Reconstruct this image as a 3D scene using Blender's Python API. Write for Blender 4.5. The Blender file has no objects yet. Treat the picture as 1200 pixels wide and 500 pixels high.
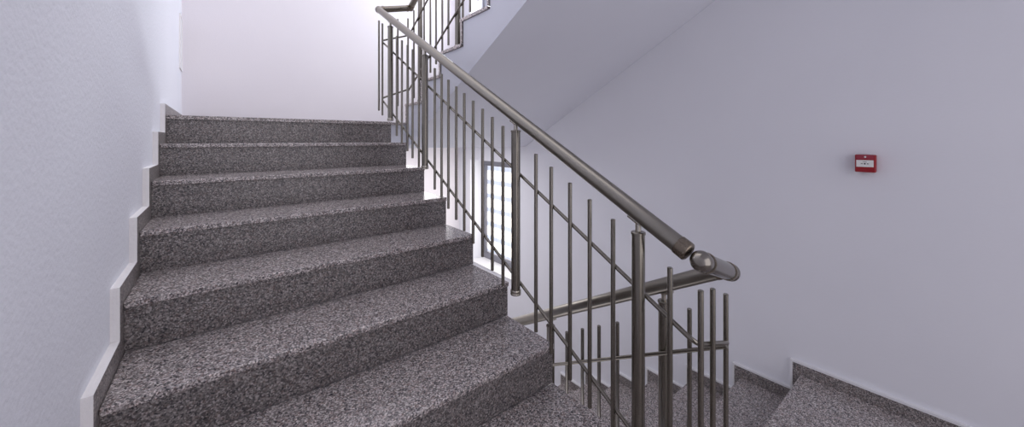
import bpy, bmesh, math
from mathutils import Vector, Matrix

COL = bpy.context.scene.collection
Z0 = 2.828                      # camera height above the lower landing; heights below are written relative to the camera
V = lambda x, y, z: Vector((x, y, z + Z0))

# ------------------------------------------------------------------ materials
def new_mat(name):
    m = bpy.data.materials.new(name); m.use_nodes = True
    nt = m.node_tree; b = nt.nodes['Principled BSDF']
    return m, nt, b

def plaster(name, col, bump=0.25, rough=0.75):
    m, nt, b = new_mat(name)
    b.inputs['Roughness'].default_value = rough
    b.inputs['Specular IOR Level'].default_value = 0.25
    tc = nt.nodes.new('ShaderNodeTexCoord')
    n1 = nt.nodes.new('ShaderNodeTexNoise'); n1.inputs['Scale'].default_value = 1.3; n1.inputs['Detail'].default_value = 3
    n2 = nt.nodes.new('ShaderNodeTexNoise'); n2.inputs['Scale'].default_value = 75; n2.inputs['Detail'].default_value = 5
    r = nt.nodes.new('ShaderNodeValToRGB')
    r.color_ramp.elements[0].position = 0.3; r.color_ramp.elements[1].position = 0.7
    r.color_ramp.elements[0].color = (col[0]*.96, col[1]*.96, col[2]*.965, 1); r.color_ramp.elements[1].color = (*col, 1)
    bp = nt.nodes.new('ShaderNodeBump'); bp.inputs['Strength'].default_value = bump; bp.inputs['Distance'].default_value = 0.004
    for n in (n1, n2): nt.links.new(tc.outputs['Object'], n.inputs['Vector'])
    nt.links.new(n1.outputs['Fac'], r.inputs['Fac']); nt.links.new(r.outputs['Color'], b.inputs['Base Color'])
    nt.links.new(n2.outputs['Fac'], bp.inputs['Height']); nt.links.new(bp.outputs['Normal'], b.inputs['Normal'])
    return m

def granite(name, gain=1.0, rough=0.22):
    m, nt, b = new_mat(name)
    b.inputs['Roughness'].default_value = rough
    b.inputs['Specular IOR Level'].default_value = 0.5
    tc = nt.nodes.new('ShaderNodeTexCoord')
    def vor(scale):
        v = nt.nodes.new('ShaderNodeTexVoronoi'); v.inputs['Scale'].default_value = scale
        nt.links.new(tc.outputs['Object'], v.inputs['Vector']); return v
    def ramp(stops):
        r = nt.nodes.new('ShaderNodeValToRGB'); cr = r.color_ramp; cr.interpolation = 'CONSTANT'
        while len(cr.elements) < len(stops): cr.elements.new(0.5)
        for e, (p, c) in zip(cr.elements, stops):
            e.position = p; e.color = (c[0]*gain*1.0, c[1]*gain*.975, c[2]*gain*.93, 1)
        return r
    v1, v2 = vor(250), vor(150)
    s1 = nt.nodes.new('ShaderNodeSeparateColor'); s2 = nt.nodes.new('ShaderNodeSeparateColor')
    nt.links.new(v1.outputs['Color'], s1.inputs['Color']); nt.links.new(v2.outputs['Color'], s2.inputs['Color'])
    r1 = ramp([(0, (.012, .012, .018)), (.25, (.10, .095, .10)), (.45, (.23, .215, .22)), (.70, (.38, .36, .37)), (.88, (.62, .59, .60))])
    r2 = ramp([(0, (.06, .06, .07)), (.14, (.20, .185, .19)), (.5, (.26, .22, .22)), (.78, (.32, .24, .225)), (.90, (.42, .39, .39))])
    nt.links.new(s1.outputs['Red'], r1.inputs['Fac']); nt.links.new(s2.outputs['Green'], r2.inputs['Fac'])
    mx = nt.nodes.new('ShaderNodeMix'); mx.data_type = 'RGBA'; mx.inputs['Factor'].default_value = .36
    nt.links.new(r1.outputs['Color'], mx.inputs['A']); nt.links.new(r2.outputs['Color'], mx.inputs['B'])
    nt.links.new(mx.outputs['Result'], b.inputs['Base Color'])
    return m

def metal(name, col, rough=0.3, scale=(3, 3, 3)):
    m, nt, b = new_mat(name)
    b.inputs['Metallic'].default_value = 1; b.inputs['Base Color'].default_value = (*col, 1)
    tc = nt.nodes.new('ShaderNodeTexCoord'); mp = nt.nodes.new('ShaderNodeMapping'); mp.inputs['Scale'].default_value = scale
    n = nt.nodes.new('ShaderNodeTexNoise'); n.inputs['Scale'].default_value = 30; n.inputs['Detail'].default_value = 3
    mr = nt.nodes.new('ShaderNodeMapRange'); mr.inputs['To Min'].default_value = rough - .015; mr.inputs['To Max'].default_value = rough + .02
    nt.links.new(tc.outputs['Object'], mp.inputs['Vector']); nt.links.new(mp.outputs['Vector'], n.inputs['Vector'])
    nt.links.new(n.outputs['Fac'], mr.inputs['Value']); nt.links.new(mr.outputs['Result'], b.inputs['Roughness'])
    return m

def plain(name, col, rough=.5, spec=.4):
    m, nt, b = new_mat(name)
    tc = nt.nodes.new('ShaderNodeTexCoord'); n = nt.nodes.new('ShaderNodeTexNoise'); n.inputs['Scale'].default_value = 40
    r = nt.nodes.new('ShaderNodeValToRGB')
    r.color_ramp.elements[0].color = (*[c*.94 for c in col], 1); r.color_ramp.elements[1].color = (*col, 1)
    nt.links.new(tc.outputs['Object'], n.inputs['Vector']); nt.links.new(n.outputs['Fac'], r.inputs['Fac'])
    nt.links.new(r.outputs['Color'], b.inputs['Base Color'])
    b.inputs['Roughness'].default_value = rough; b.inputs['Specular IOR Level'].default_value = spec
    return m

def blind_mat(name, gain, ca=(.47, .52, .64), cb=(1.6, 1.52, 1.40)):
    """backlit day-and-night fabric: sheer bands glow white, dense bands pale blue"""
    m, nt, b = new_mat(name)
    tc = nt.nodes.new('ShaderNodeTexCoord'); sp = nt.nodes.new('ShaderNodeSeparateXYZ')
    nt.links.new(tc.outputs['Object'], sp.inputs['Vector'])
    mod = nt.nodes.new('ShaderNodeMath'); mod.operation = 'PINGPONG'; mod.inputs[1].default_value = .093
    nt.links.new(sp.outputs['Z'], mod.inputs[0])
    mr = nt.nodes.new('ShaderNodeMapRange'); mr.inputs['From Min'].default_value = .022; mr.inputs['From Max'].default_value = .048
    nt.links.new(mod.outputs[0], mr.inputs['Value'])
    n = nt.nodes.new('ShaderNodeTexNoise'); n.inputs['Scale'].default_value = 5
    mp = nt.nodes.new('ShaderNodeMapping'); mp.inputs['Scale'].default_value = (1, 2.4, .3)
    nt.links.new(tc.outputs['Object'], mp.inputs['Vector']); nt.links.new(mp.outputs['Vector'], n.inputs['Vector'])
    mx = nt.nodes.new('ShaderNodeMix'); mx.data_type = 'RGBA'
    mx.inputs['A'].default_value = (*ca, 1); mx.inputs['B'].default_value = (*cb, 1)
    nt.links.new(mr.outputs['Result'], mx.inputs['Factor'])
    mul = nt.nodes.new('ShaderNodeMath'); mul.operation = 'MULTIPLY_ADD'; mul.inputs[1].default_value = gain*.8; mul.inputs[2].default_value = gain*.6
    nt.links.new(n.outputs['Fac'], mul.inputs[0])
    nt.links.new(mx.outputs['Result'], b.inputs['Emission Color']); nt.links.new(mul.outputs[0], b.inputs['Emission Strength'])
    b.inputs['Base Color'].default_value = (.2, .2, .22, 1); b.inputs['Roughness'].default_value = .9
    return m

M_WALL = plaster('white_wall_paint', (.83, .84, .895), .55)
M_WALLB = plaster('white_wall_paint_warm', (.80, .765, .79), .15)
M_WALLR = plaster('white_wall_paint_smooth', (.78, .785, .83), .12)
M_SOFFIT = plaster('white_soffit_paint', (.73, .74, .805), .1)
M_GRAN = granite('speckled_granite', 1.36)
M_GRAN_SHADE = granite('speckled_granite_riser_shade', .74, .3)  # tread granite with the shade of the risers darkened into its colour
M_SKIRT = granite('speckled_granite_skirting', .95, .35)
M_CUT = plaster('pale_cut_stone_edge', (.86, .84, .83), .3, .8)
M_END = granite('pale_granite_end', 2.6, .5)
M_STEEL = metal('brushed_steel', (.275, .257, .224), .30)
M_POLISH = metal('polished_steel', (.27, .25, .22), .22)
M_BRIGHT = metal('bright_steel', (.50, .47, .41), .2)
M_STEELD = metal('brushed_steel_bars', (.24, .222, .19), .24)
M_COLLAR = metal('bronze_tinted_collar', (.22, .185, .145), .27)
M_RED = plain('red_plastic', (.30, .008, .014), .35)
M_REDL = plain('pinkish_red_cover', (.33, .04, .065), .2)
M_PLATE = plain('white_plate', (.78, .78, .76), .4)
M_BLACK = plain('black_print', (.012, .012, .016), .5)
M_WHITE = plain('white_plastic', (.8, .8, .82), .4)
M_FRAME = plain('grey_window_frame', (.20, .20, .23), .4)
M_BLIND = blind_mat('backlit_blind', 1.25)
M_BLIND_UP = blind_mat('backlit_blind_upper', 4.3, (.5, .6, .8), (1.45, 1.43, 1.52))

def glass_mat():
    m, nt, b = new_mat('window_glass')
    b.inputs['Transmission Weight'].default_value = 1; b.inputs['Roughness'].default_value = .02; b.inputs['IOR'].default_value = 1.45
    b.inputs['Base Color'].default_value = (.95, .97, 1, 1)
    return m
M_GLASS = glass_mat()

# ------------------------------------------------------------------ mesh helpers (all in world coordinates)
def box(bm, a, b, mi=0, bevel=0, seg=2):
    (x0, y0, z0), (x1, y1, z1) = a, b
    vs = [bm.verts.new((x, y, z)) for x in (x0, x1) for y in (y0, y1) for z in (z0, z1)]
    fs = [bm.faces.new([vs[i] for i in f]) for f in ((0, 1, 3, 2), (4, 6, 7, 5), (0, 4, 5, 1), (2, 3, 7, 6), (0, 2, 6, 4), (1, 5, 7, 3))]
    for f in fs: f.material_index = mi
    if bevel:
        es = list({e for f in fs for e in f.edges})
        bmesh.ops.bevel(bm, geom=es, offset=bevel, segments=seg, affect='EDGES', profile=.5)

def cbox(bm, x0, x1, y0, y1, z0, z1, **k):      # heights relative to the camera
    box(bm, (min(x0, x1), min(y0, y1), min(z0, z1)+Z0), (max(x0, x1), max(y0, y1), max(z0, z1)+Z0), **k)

def prism(bm, pts, x0, x1, mi_side=0, mi=0):    # polygon in (y, z) extruded along x
    a = [bm.verts.new((x0, y, z+Z0)) for y, z in pts]; b = [bm.verts.new((x1, y, z+Z0)) for y, z in pts]
    n = len(pts)
    f = bm.faces.new(a); f.material_index = mi_side
    f = bm.faces.new(b[::-1]); f.material_index = mi_side
    for i in range(n):
        f = bm.faces.new((a[i], b[i], b[(i+1) % n], a[(i+1) % n])); f.material_index = mi

def sweep(bm, pts, r, seg=20, caps=True, radii=None):
    pts = [Vector(p) for p in pts]; rings = []
    prev = None
    for i, p in enumerate(pts):
        t = (pts[min(i+1, len(pts)-1)] - pts[max(i-1, 0)]).normalized()
        if prev is None:
            u = t.cross(Vector((0, 0, 1)) if abs(t.z) < .9 else Vector((1, 0, 0))).normalized()
        else:
            u = (prev - t*prev.dot(t)).normalized()
        prev = u; w = t.cross(u)
        rr = radii[i] if radii else r
        rings.append([bm.verts.new(p + (u*math.cos(2*math.pi*k/seg) + w*math.sin(2*math.pi*k/seg))*rr) for k in range(seg)])
    for a, b in zip(rings, rings[1:]):
        for k in range(seg):
            f = bm.faces.new((a[k], a[(k+1) % seg], b[(k+1) % seg], b[k])); f.smooth = True
    if caps:
        bm.faces.new(rings[0][::-1]); bm.faces.new(rings[-1])

def lathe(bm, base, axis, prof, seg=24):        # prof: (radius, distance along axis)
    base, axis = Vector(base), Vector(axis).normalized()
    u = axis.cross(Vector((0, 0, 1)) if abs(axis.z) < .9 else Vector((1, 0, 0))).normalized(); w = axis.cross(u)
    rings = [[bm.verts.new(base + axis*h + (u*math.cos(2*math.pi*k/seg) + w*math.sin(2*math.pi*k/seg))*r) for k in range(seg)] for r, h in prof]
    for a, b in zip(rings, rings[1:]):
        for k in range(seg):
            f = bm.faces.new((a[k], a[(k+1) % seg], b[(k+1) % seg], b[k])); f.smooth = True
    bm.faces.new(rings[0][::-1]); bm.faces.new(rings[-1])

def ball(bm, c, r):
    res = bmesh.ops.create_uvsphere(bm, u_segments=28, v_segments=16, radius=r, matrix=Matrix.Translation(c))
    for v in res['verts']:
        for f in v.link_faces: f.smooth = True

def world_loc(o):
    p = Vector((0, 0, 0))
    while o: p += o.location; o = o.parent
    return p

def obj(name, bm, mats, parent=None, origin=None):
    bmesh.ops.recalc_face_normals(bm, faces=bm.faces)
    base = world_loc(parent)
    o_loc = Vector(origin) - base if origin is not None else Vector((0, 0, 0))
    bmesh.ops.translate(bm, verts=bm.verts, vec=-(base + o_loc))
    me = bpy.data.meshes.new(name); bm.to_mesh(me); bm.free()
    for m in (mats if isinstance(mats, (list, tuple)) else [mats]): me.materials.append(m)
    if any(p.use_smooth for p in me.polygons): me.set_sharp_from_angle(angle=math.radians(40))
    o = bpy.data.objects.new(name, me); o.location = o_loc; o.parent = parent; COL.objects.link(o)
    return o

def tag(o, label, cat, group=None):
    o['label'] = label; o['category'] = cat
    if group: o['group'] = group
    return o

def thing(name, loc, label, cat, group=None):
    o = bpy.data.objects.new(name, None); o.location = loc; o.empty_display_size = .1; COL.objects.link(o)
    return tag(o, label, cat, group)

def struct(name, bm, mats):
    o = obj(name, bm, mats); o['kind'] = 'structure'; return o

def copy_of(o, parent, delta):
    c = o.copy(); COL.objects.link(c); c.parent = parent; c.location = o.location + Vector(delta)
    for ch in o.children:
        d = ch.copy(); COL.objects.link(d); d.parent = c
    return c

B = bmesh.new

# ------------------------------------------------------------------ dimensions
XWL, XWR, YB, YF = -.258, 2.60, 4.40, -2.1
RISE, RUN = .165, .305
XE, XG = 1.086, 1.25            # well edges of the two lanes
T_TREAD, OVER = .022, .012
ZTOP, ZMID, ZLOW = .142, .142 - 9*RISE, .142 - 18*RISE
STOREY = 18*RISE
up_nose = [(2.898 - RUN*k, ZTOP - RISE*k) for k in range(9)]          # left flight, top first
ZHI = 3.6

# ------------------------------------------------------------------ room shell
b = B(); cbox(b, XWL-.2, XWL, YF, YB+.2, ZLOW-.2, ZHI); struct('wall_left', b, M_WALL)
b = B(); cbox(b, XWL, XWR, YB, YB+.2, ZLOW-.2, ZHI); struct('wall_back', b, M_WALLB)
WY0, WY1, WZ0, WZ1, WREC = 3.13, 4.12, -1.60, -.268, .30
b = B()
X0, X1 = XWR, XWR+WREC
ys = [YF, WY0, WY1, YB+.2]; zs = [ZLOW-.2, WZ0, WZ1, WZ0+STOREY, WZ1+STOREY, ZHI]
for i in range(3):
    if i == 1:
        for j in (0, 2, 4): cbox(b, X0, X1, ys[i], ys[i+1], zs[j], zs[j+1])
    else: cbox(b, X0, X1, ys[i], ys[i+1], zs[0], zs[-1])
struct('wall_right', b, M_WALLR)

def landing(name, pts, ztop, thick, matside=M_SOFFIT):
    """concrete slab with a granite sheet on top"""
    b = B()
    def poly(p, z0, z1, mi):
        lo = [b.verts.new((x, y, z0+Z0)) for x, y in p]; hi = [b.verts.new((x, y, z1+Z0)) for x, y in p]
        n = len(p)
        for vs in (lo[::-1], hi): b.faces.new(vs).material_index = mi
        for i in range(n): b.faces.new((lo[i], lo[(i+1) % n], hi[(i+1) % n], hi[i])).material_index = mi
    poly(pts, ztop-T_TREAD, ztop, 0)
    cx = sum(p[0] for p in pts)/len(pts); cy = sum(p[1] for p in pts)/len(pts)
    ins = [(x, y + (.034 if y < cy else 0)) if ztop > 0 else (x, y - (.034 if y > cy else 0)) for x, y in pts]
    poly(ins, ztop-thick, ztop-T_TREAD, 1)
    return struct(name, b, [M_GRAN, matside])

landing('floor', [(XWL, YF), (XWR, YF), (XWR, .59), (XG+.002, .59), (XG+.002, .49), (XE-.002, .49), (XE-.002, .477), (XWL, .477)], ZMID, .217)
landing('floor', [(XWL, 2.898), (XE, 2.898), (XE, 2.99), (XG+.002, 2.99), (XG+.002, 3.012), (XWR, 3.012), (XWR, YB), (XWL, YB)], ZTOP, .217)
b = B(); cbox(b, XWL, XWR, 2.2, YB, ZLOW-.2, ZLOW); struct('floor', b, M_GRAN)
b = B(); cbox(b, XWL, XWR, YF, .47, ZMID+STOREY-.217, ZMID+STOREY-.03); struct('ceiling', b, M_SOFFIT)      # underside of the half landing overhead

# stepped granite skirting: dark polished face, pale cut edges
def skirt(name, prof, x0, x1):
    b = B(); prism(b, prof, x0, x1, 0, 1); return struct(name, b, [M_SKIRT, M_CUT])
H, F, T = .062, .046, .021
pts_up = []
for k in range(9):                                        # follow the left flight from the top landing down
    y, z = up_nose[k]
    pts_up += [(y-F, z+H), (y-F, z-RISE+H)]
prof = [(YB, ZTOP+H)] + pts_up + [(YF, ZMID+H), (YF, ZMID-.02)]
for k in range(8, -1, -1):
    y, z = up_nose[k]
    prof += [(y+.03, z-RISE-.02), (y+.03, z-.02)]
prof += [(YB, ZTOP-.02)]
skirt('baseboard_left', prof, XWL, XWL+T)
b = B(); cbox(b, XWL+T, XWR, YB-.02, YB, ZTOP, ZTOP+H*.9); cbox(b, XWL, XWR, YB-.02, YB, ZLOW, ZLOW+H); struct('baseboard_back', b, M_SKIRT)

dn_nose = [(.59 + RUN*k, ZMID - RISE*k) for k in range(9)]             # right lane, going down from the near landing
def right_skirt(dz, yend):
    p = [(yend, ZMID+H+dz)]
    for y, z in dn_nose: p += [(y+F-.01, z+H+dz), (y+F-.01, z-RISE+H+dz)]
    p += [(YB, ZMID-9*RISE+H+dz), (YB, ZMID-9*RISE-.02+dz)]
    for y, z in dn_nose[::-1]: p += [(y-.03, z-RISE-.02+dz), (y-.03, z-.02+dz)]
    p += [(yend, ZMID-.02+dz)]
    return skirt('baseboard_right', p, XWR-.018, XWR)
right_skirt(0, YF)
right_skirt(STOREY, .3)

# the thin white sealant line along the skirting on the right wall
b = B()
q = [(YF, ZMID+H)]
for y, z in dn_nose: q += [(y+F-.01, z+H), (y+F-.01, z-RISE+H)]
q += [(YB, ZMID-9*RISE+H)]
for (ya, za), (yb, zb) in zip(q, q[1:]):
    if abs(za-zb) < 1e-6: cbox(b, XWR-.019, XWR, ya, yb, za, za+.011)
    else: cbox(b, XWR-.019, XWR, ya, ya+.011, zb, za+.011)
struct('trim_1', b, M_WHITE)

# ------------------------------------------------------------------ stair flights
def pale_ends(b, sgn):                  # paler granite on the stone ends facing the well of the right lane
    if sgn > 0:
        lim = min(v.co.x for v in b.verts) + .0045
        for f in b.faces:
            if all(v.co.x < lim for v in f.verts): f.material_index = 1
def flight(name, label, noses, sgn, x0, x1, xs0, xs1, riser_mat, group=None):
    """noses: (y, z) of every nosing, top landing first; sgn=-1: descends towards -y, +1: towards +y"""
    yt, zt = noses[0]
    root = thing(name, V((x0+x1)/2, noses[-1][0], noses[-1][1]-RISE), label, 'staircase', group)
    n = len(noses)
    for k, (y, z) in enumerate(noses):
        yr = y - sgn*OVER                                  # riser face sits behind the nosing
        b = B(); cbox(b, x0, x1, yr, yr - sgn*.02, z-RISE, z-T_TREAD-.0005)
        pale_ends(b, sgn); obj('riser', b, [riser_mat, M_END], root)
        if k:
            yb = noses[k-1][0] - sgn*OVER - sgn*.001
            b = B(); cbox(b, x0, x1, y, yb, z-T_TREAD, z, bevel=.004)
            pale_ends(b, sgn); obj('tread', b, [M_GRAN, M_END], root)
    # concrete body: under the granite, straight soffit below
    out = []
    for k, (y, z) in enumerate(noses):
        yi = y - sgn*(OVER+.0205)
        out += [(yi, z-T_TREAD-.001), (yi, z-RISE-T_TREAD-.001)] if k < n-1 else [(yi, z-T_TREAD-.001)]
    off = .465
    line = lambda yy: zt - off + (yy-yt)*(-sgn)*(RISE/RUN)
    zb_top, zb_bot = zt-.217, noses[-1][1]-RISE-.217
    y_top = yt + (zb_top - (zt-off))/((-sgn)*(RISE/RUN))
    y_bot = yt + (zb_bot - (zt-off))/((-sgn)*(RISE/RUN))
    yl = noses[-1][0] - sgn*(OVER+.0205)
    prof = [(yt - sgn*.034, zb_top)] if sgn*(yt - sgn*.034 - y_top) < -1e-4 else []
    prof = [(out[0][0], zb_top)] + out + [(yl, noses[-1][1]-RISE-T_TREAD)]
    ylow = yl + sgn*.0
    prof += [(ylow, max(zb_bot, line(ylow)))]
    prof += [(y_top, zb_top)] if abs(y_top - out[0][0]) > 1e-3 else []
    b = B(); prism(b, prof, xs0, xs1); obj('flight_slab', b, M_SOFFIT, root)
    return root

flight('staircase', 'grey granite staircase climbing along the left wall in the foreground', up_nose, -1, XWL+.0215, XE, XWL+.002, XE-.012, M_GRAN_SHADE)
flight('staircase', 'lower granite staircase descending along the right wall behind the balusters', dn_nose, 1, XG, XWR-.0185, XG+.012, XWR-.002, M_GRAN_SHADE)
flight('staircase', 'upper staircase overhead on the right seen from below by its smooth grey soffit', [(y, z+STOREY) for y, z in dn_nose], 1, XG, XWR-.0185, XG+.012, XWR-.002, M_GRAN_SHADE)

# ------------------------------------------------------------------ railings
R_RAIL, R_POST, R_BAR, R_ROD = .0258, .0199, .0078, .0070

def tread_z_left(y):
    for k in range(8, -1, -1):
        if y <= up_nose[k][0] - 0: 
            return up_nose[k][1]
    return ZTOP
def tread_z_right(y, dz=0):
    z = ZMID
    for yy, zz in dn_nose:
        if y > yy: z = zz - RISE
    return z + dz

def make_post(root, x, y, zb, zt, zrail, slope):
    b = B(); sweep(b, [V(x, y, zb), V(x, y, zt)], R_POST, 28)
    p = obj('post', b, M_STEELD, root, V(x, y, zb))
    b = B(); lathe(b, V(x, y, zb), (0, 0, 1), [(.0225, 0), (.0236, .002), (.0236, .006), (.0222, .008), (.0236, .011), (.0236, .019), (.0222, .022), (.0196, .023)])
    obj('foot_collar', b, M_BRIGHT, p)
    b = B(); lathe(b, V(x, y, zt-.001), (0, 0, 1), [(.0196, 0), (.0222, .001), (.0222, .007), (.0205, .009), (.009, .0095)])
    obj('top_cap', b, M_STEELD, p)
    b = B(); lathe(b, V(x, y, zt+.008), (0, 0, 1), [(.0092, 0), (.0092, .024), (.006, .026)], 18)
    zc = zt+.03
    sweep(b, [V(x, y, zc-.01), V(x, y, zrail-R_RAIL+.004)], .0068, 14)
    d = Vector((0, 1, slope)).normalized(); up = Vector((0, -slope, 1)).normalized()
    c = V(x, y, zrail) - up*(R_RAIL+.001)
    sweep(b, [c - d*.024, c + d*.024], .0075, 12)
    obj('connector', b, M_BRIGHT, p)
    return p

def make_bars(root, name, spots, zt_of, length):
    """spots: (x, y[, top]) ; the first is built, the others are copies"""
    first = None
    for s in spots:
        x, y = s[0], s[1]; zt = s[2] if len(s) > 2 else zt_of(y)
        if first is None:
            b = B(); lathe(b, V(x, y, zt-length), (0, 0, 1), [(R_BAR*.8, 0), (R_BAR, .0015), (R_BAR, length-.0015), (R_BAR*.8, length)], 14)
            first = obj(name, b, M_STEELD, root, V(x, y, zt)); p0 = V(x, y, zt)
        else:
            copy_of(first, root, V(x, y, zt) - p0)

# ---- railing of the left flight, with the turns at both landings
XP, XB, XR = 1.022, 1.035, 1.048
rail_l = lambda y: .094 + .545*(y-1.235)
rodu_l = lambda y: -.142 + .545*(y-1.272)
rodl_l = lambda y: -.624 + .548*(y-1.272)
top_l = lambda y: -.060 + .5425*(y-1.127)
XP2, XB2, XR2 = 1.305, 1.292, 1.279
rail_r = lambda y: -.702 - .55*(y-.993)
rodu_r = lambda y: -.90 - .557*(y-.90)
rodl_r = lambda y: rodu_r(y) - .467
top_r = lambda y: -.81 - .55*(y-1.0)

rl = thing('stair_railing', V(XP, 1.8, rail_l(1.8)-.86), 'brushed steel railing up the near left staircase with thick round handrail', 'railing')
def tube_part(name, pts, r, mat, parent, seg=24):
    b = B(); sweep(b, pts, r, seg); return obj(name, b, mat, parent)
ya, yb_ = .487, 2.985
hr = tube_part('handrail', [V(XP, ya, rail_l(ya)), V(XP, yb_, rail_l(yb_))], R_RAIL, M_STEEL, rl, 40)
d = Vector((0, 1, .545)).normalized()
def sleeve(parent, p, d, L=.032, r=R_RAIL+.0022, mat=M_COLLAR, name='end_collar'):
    b = B(); lathe(b, p, d, [(r-.022, -.0072), (r-.011, -.0068), (r-.005, -.0052), (r-.0013, -.0025), (r, 0), (r, L-.002), (r-.0022, L)], 36); return obj(name, b, mat, parent)
sleeve(hr, V(XP, ya, rail_l(ya)), d)

def turn(parent, pa, pb):
    pa, pb = Vector(pa), Vector(pb); dd = (pb-pa).normalized()
    b = B(); ball(b, pa, .0290); bj = obj('ball_joint', b, M_POLISH, parent)
    b = B(); sweep(b, [pa + dd*.012, pb - dd*.01], R_RAIL+.0006, 36); tt = obj('turn_tube', b, M_POLISH, parent)
    for c, L in ((pa + dd*.033, .007), (pb - dd*.036, .009)):
        b = B(); lathe(b, c, dd, [(R_RAIL-.001, -.001), (R_RAIL+.0034, 0), (R_RAIL+.0034, L), (R_RAIL-.001, L+.001)], 36); obj('ring', b, M_COLLAR, tt)
    b = B(); ball(b, pb, .0285); obj('ball_joint', b, M_POLISH, parent)
turn(rl, V(XP, .450, -.331), V(XP2-.018, .476, -.428))
turn(rl, V(XP, 3.012, 1.062), V(XP2, 3.035, 1.145))

for y in (2.752, 2.154, 1.244, .641):
    make_post(rl, XP, y, tread_z_left(y), rail_l(y)-.066, rail_l(y), .545)

def arc_corner(a, c, b_, r, n=7):
    """rounded corner from a towards c then towards b"""
    a, c, b_ = Vector(a), Vector(c), Vector(b_)
    p, q = c + (a-c).normalized()*r, c + (b_-c).normalized()*r
    return [p*(1-t)**2 + c*2*t*(1-t) + q*t*t for t in [i/n for i in range(n+1)]]
def guide(fl, xr, low_end, top_end):
    yA, yB = .475, 3.03
    c1, c2 = V(XR, yA, fl(yA)), V(XR, yB, fl(yB))
    path = [low_end] + arc_corner(low_end, c1, V(XR, 1.2, fl(1.2)), .035) + arc_corner(V(XR, 2, fl(2)), c2, top_end, .035) + [top_end]
    b = B(); sweep(b, path, R_ROD, 14); return obj('guide_rod', b, M_STEELD, rl)
guide(rodu_l, XR, V(XR2-.008, .480, -.652), V(XR2, 3.03, .90))
guide(rodl_l, XR, V(XR2-.008, .480, -1.118), V(XR2, 3.03, .433))

ys_l = [2.657, 2.56, 2.46, 2.373, 2.271, 2.044, 1.956, 1.873, 1.784, 1.699, 1.61, 1.523, 1.439, 1.354, 1.127, 1.037, .937, .843, .744, .545]
spots = [(XB, y) for y in ys_l] + [(XB, .457, -.415), (1.138, .468, -.440), (XR2+.008, .489, -.502),
         (XB, 3.046, .984), (XB, 2.965, .940), (1.195, 3.045, 1.03), (XR2+.005, 3.04, 1.052)]
make_bars(rl, 'baluster', spots, top_l, .745)

# ---- railings of the two flights on the right lane (same make, one storey apart)
def right_railing(dz, label):
    r = thing('stair_railing', V(XP2, 1.8, rail_r(1.8)+dz-.86), label, 'railing')
    y0, y1 = .505, 3.02
    h = tube_part('handrail', [V(XP2, y0, rail_r(y0)+dz), V(XP2, y1, rail_r(y1)+dz)], R_RAIL, M_STEEL, r, 40)
    dd = Vector((0, 1, -.55)).normalized()
    sleeve(h, V(XP2, y0, rail_r(y0)+dz), dd, .026, R_RAIL+.0016)
    sleeve(h, V(XP2, y1, rail_r(y1)+dz), -dd, .026, R_RAIL+.0016)
    for y in (.711, 1.312, 2.228, 2.84):
        make_post(r, XP2, y, tread_z_right(y, dz)+.0006, rail_r(y)+dz-.066, rail_r(y)+dz, -.55)
    for fl in (rodu_r, rodl_r):
        tube_part('guide_rod', [V(XR2, .482, fl(.482)+dz), V(XR2, 3.025, fl(3.025)+dz)], R_ROD, M_STEELD, r, 14)
    ys = [.609, .81, .907, 1.001, 1.094, 1.19] + [1.405 + .0917*i for i in range(9)] + [2.338, 2.431, 2.531, 2.626, 2.738, 2.936]
    make_bars(r, 'baluster', [(XB2, y) for y in ys], lambda y: top_r(y)+dz, .745)
    return r
right_railing(0, 'lower steel railing sloping down behind the near balusters at the right')
right_railing(STOREY, 'upper steel railing at the top edge, rising to the right beside the overhead staircase')

# ------------------------------------------------------------------ windows and blinds
def window(n, dz, label, mat):
    xf = XWR + .20
    b = B(); w = .075
    for (a0, a1, c0, c1) in ((WY0, WY1, WZ1-.06, WZ1), (WY0, WY1, WZ0, WZ0+.085), (WY0, WY0+w, WZ0+.085, WZ1-.06), (WY1-w, WY1, WZ0+.085, WZ1-.06)):
        cbox(b, xf, xf+.06, a0, a1, c0+dz, c1+dz, bevel=.004)
    fr = struct('window_%d' % n, b, M_FRAME)
    b = B(); cbox(b, xf+.045, xf+.051, WY0+w-.005, WY1-w+.005, WZ0+.08+dz, WZ1-.055+dz); pn = obj('pane', b, M_GLASS, fr)
    # blind: cassette, fabric, bottom bar; mounted on the sash
    r = thing('roller_blind', V(xf+.02, (WY0+WY1)/2, WZ0+.085+dz), label, 'blind')
    b = B(); cbox(b, xf+.03, xf+.034, WY0+w, WY1-w, WZ0+.10+dz, WZ1-.085+dz); obj('fabric', b, mat, r, V(xf+.03, WY0, WZ0+.1+dz))
    b = B(); cbox(b, xf+.012, xf+.038, WY0+w+.001, WY1-w-.001, WZ1-.085+dz, WZ1-.061+dz, bevel=.004); obj('cassette', b, M_FRAME, r)
    b = B(); cbox(b, xf+.022, xf+.038, WY0+w+.003, WY1-w-.003, WZ0+.086+dz, WZ0+.102+dz, bevel=.003); obj('bottom_bar', b, M_WHITE, r)
    b = B(); cbox(b, XWR-.012, xf, WY0+.001, WY1-.001, WZ0+dz, WZ0+.012+dz, bevel=.003); s = struct('trim_%d' % (n+1), b, M_WHITE)
window(1, 0, 'sunlit striped roller blind in the lower window seen between the balusters', M_BLIND)
window(2, STOREY, 'sunlit striped roller blind in the upper window above the landing railing', M_BLIND_UP)

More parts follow.
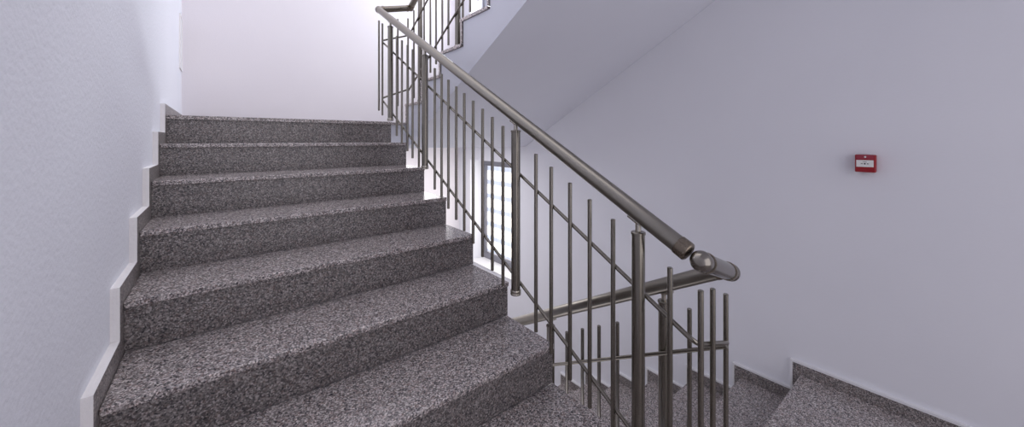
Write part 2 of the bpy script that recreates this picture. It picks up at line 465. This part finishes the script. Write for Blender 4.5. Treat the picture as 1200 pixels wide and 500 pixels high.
# ------------------------------------------------------------------ fire alarm call point on the right wall
cy0, cy1, cz0, cz1 = .279, .357, -.166, -.077
cp = thing('fire_alarm_call_point', V(XWR, (cy0+cy1)/2, cz0), 'small square red fire alarm call point mounted on the right wall', 'fire alarm')
b = B(); cbox(b, XWR-.030, XWR, cy0+.002, cy1-.002, cz0+.002, cz1-.002, bevel=.003); obj('back_box', b, M_REDL, cp)
b = B(); cbox(b, XWR-.050, XWR-.030, cy0, cy1, cz0, cz1, bevel=.004); obj('front_housing', b, M_RED, cp)
xf = XWR-.050
W_, H_ = cy1-cy0, cz1-cz0
b = B(); cbox(b, xf-.0015, xf+.002, cy0+W_*.10, cy1-W_*.08, cz1-H_*.25, cz1-H_*.03, bevel=.0006); cov = obj('hinged_cover', b, M_REDL, cp)
b = B(); lathe(b, V(xf-.0013, (cy0+cy1)/2, cz1-H_*.13), (-1, 0, 0), [(.0042, 0), (.0042, .001), (.003, .0014)], 16); obj('indicator', b, M_WHITE, cov)
py0, py1, pz0, pz1 = cy0+W_*.11, cy1-W_*.075, cz0+H_*.30, cz1-H_*.31
b = B(); cbox(b, xf-.001, xf+.002, py0, py1, pz0, pz1, bevel=.0004); pl = obj('break_plate', b, M_PLATE, cp)
ym, zm = (py0+py1)/2, (pz0+pz1)/2
b = B(); lathe(b, V(xf-.0009, ym, zm-.001), (-1, 0, 0), [(.0038, 0), (.0038, .0004)], 20)
for s in (-1, 1):
    def tri(pts):
        lo = [b.verts.new(V(xf-.0009, y, z)) for y, z in pts]; hi = [b.verts.new(V(xf-.0013, y, z)) for y, z in pts]
        b.faces.new(lo); b.faces.new(hi[::-1])
        for i in range(3): b.faces.new((lo[i], lo[(i+1) % 3], hi[(i+1) % 3], hi[i]))
    tri([(ym+s*.0065, zm-.001), (ym+s*.0115, zm+.0022), (ym+s*.0115, zm-.0042)])
    cbox(b, xf-.0013, xf-.0009, ym+s*.0112, ym+s*.0150, zm-.0022, zm+.0002)
obj('press_symbol', b, M_BLACK, pl)
def lettering(txt, size, y, z, parent):
    cu = bpy.data.curves.new('t', 'FONT'); cu.body = txt; cu.size = size; cu.align_x = 'CENTER'; cu.align_y = 'CENTER'; cu.extrude = .0002
    t = bpy.data.objects.new('t', cu); COL.objects.link(t)
    me = bpy.data.meshes.new_from_object(t.evaluated_get(bpy.context.evaluated_depsgraph_get()))
    bpy.data.objects.remove(t); bpy.data.curves.remove(cu)
    b = B(); b.from_mesh(me); bpy.data.meshes.remove(me)
    for v in b.verts:
        x_, y_, z_ = v.co; v.co = V(xf-.0011-z_, y-x_, z+y_)
    obj('lettering', b, M_BLACK, parent)
lettering('FIRE', .0078, ym, zm+.0085, pl)
b = B(); lathe(b, V(XWR-.020, cy0+.0022, (cz0+cz1)/2-.003), (0, -1, 0), [(.0032, 0), (.0032, .0012)], 14); obj('test_key_hole', b, M_BLACK, cp)

# ------------------------------------------------------------------ access panel on the left wall by the corner
b = B(); cbox(b, XWL, XWL+.006, 4.13, 4.335, .61, 1.045, bevel=.002)
pa = obj('access_panel', b, M_WHITE); tag(pa, 'narrow pale access panel on the left wall close to the far corner', 'panel')
b = B()
for (a0, a1, c0, c1) in ((4.118, 4.130, .60, 1.055), (4.335, 4.347, .60, 1.055), (4.13, 4.335, .598, .61), (4.13, 4.335, 1.045, 1.057)):
    cbox(b, XWL, XWL+.010, a0, a1, c0, c1)
obj('panel_frame', b, M_CUT, pa)

# ------------------------------------------------------------------ light
w = bpy.data.worlds.new('stairwell_daylight'); bpy.context.scene.world = w; w.use_nodes = True
bg = w.node_tree.nodes['Background']; bg.inputs['Color'].default_value = (.94, .905, .975, 1); bg.inputs['Strength'].default_value = 1.5

def area(name, loc, rot, sx, sy, power, col):
    l = bpy.data.lights.new(name, 'AREA'); l.shape = 'RECTANGLE'; l.size = sx; l.size_y = sy; l.energy = power; l.color = col
    o = bpy.data.objects.new(name, l); o.location = loc; o.rotation_euler = rot; COL.objects.link(o); return o

def aim(dx, dy, dz): return Vector((dx, dy, dz)).to_track_quat('-Z', 'Z').to_euler()
# daylight spilling out of the two window reveals onto the end wall
area('window_spill', V(XWR+.08, WY0+.06, (WZ0+WZ1)/2), aim(-.75, .65, 0), .14, 1.1, 9, (1, .97, .93))
area('window_spill', V(XWR+.08, WY0+.06, (WZ0+WZ1)/2+STOREY), aim(-.3, .95, 0), .14, 1.1, .7, (.93, .95, 1))

area('window_daylight', V(XWR+.10, 3.42, (WZ0+WZ1)/2+STOREY), aim(-1, -.45, -.3), .04, 1.1, 34, (.90, .95, 1))
area('added_landing_fill', V(1.3, 3.6, ZTOP-.24), aim(0, 0, -1), 1.2, .5, 17, (1, .97, .97))  # unseen fill added under the landing to brighten the lower walls

# ------------------------------------------------------------------ camera
cam = bpy.data.cameras.new('camera'); cam.sensor_width = 36; cam.lens = 36*427.4/1200
cam.shift_x = 0; cam.shift_y = -(250-163.3)/1200; cam.clip_start = .02
co = bpy.data.objects.new('camera', cam); co.location = (0, 0, Z0); co.rotation_euler = (math.radians(90), 0, math.radians(-38.81)); COL.objects.link(co)
bpy.context.scene.camera = co
vs = bpy.context.scene.view_settings; vs.view_transform = 'Standard'; vs.look = 'None'; vs.exposure = .09; vs.gamma = 1
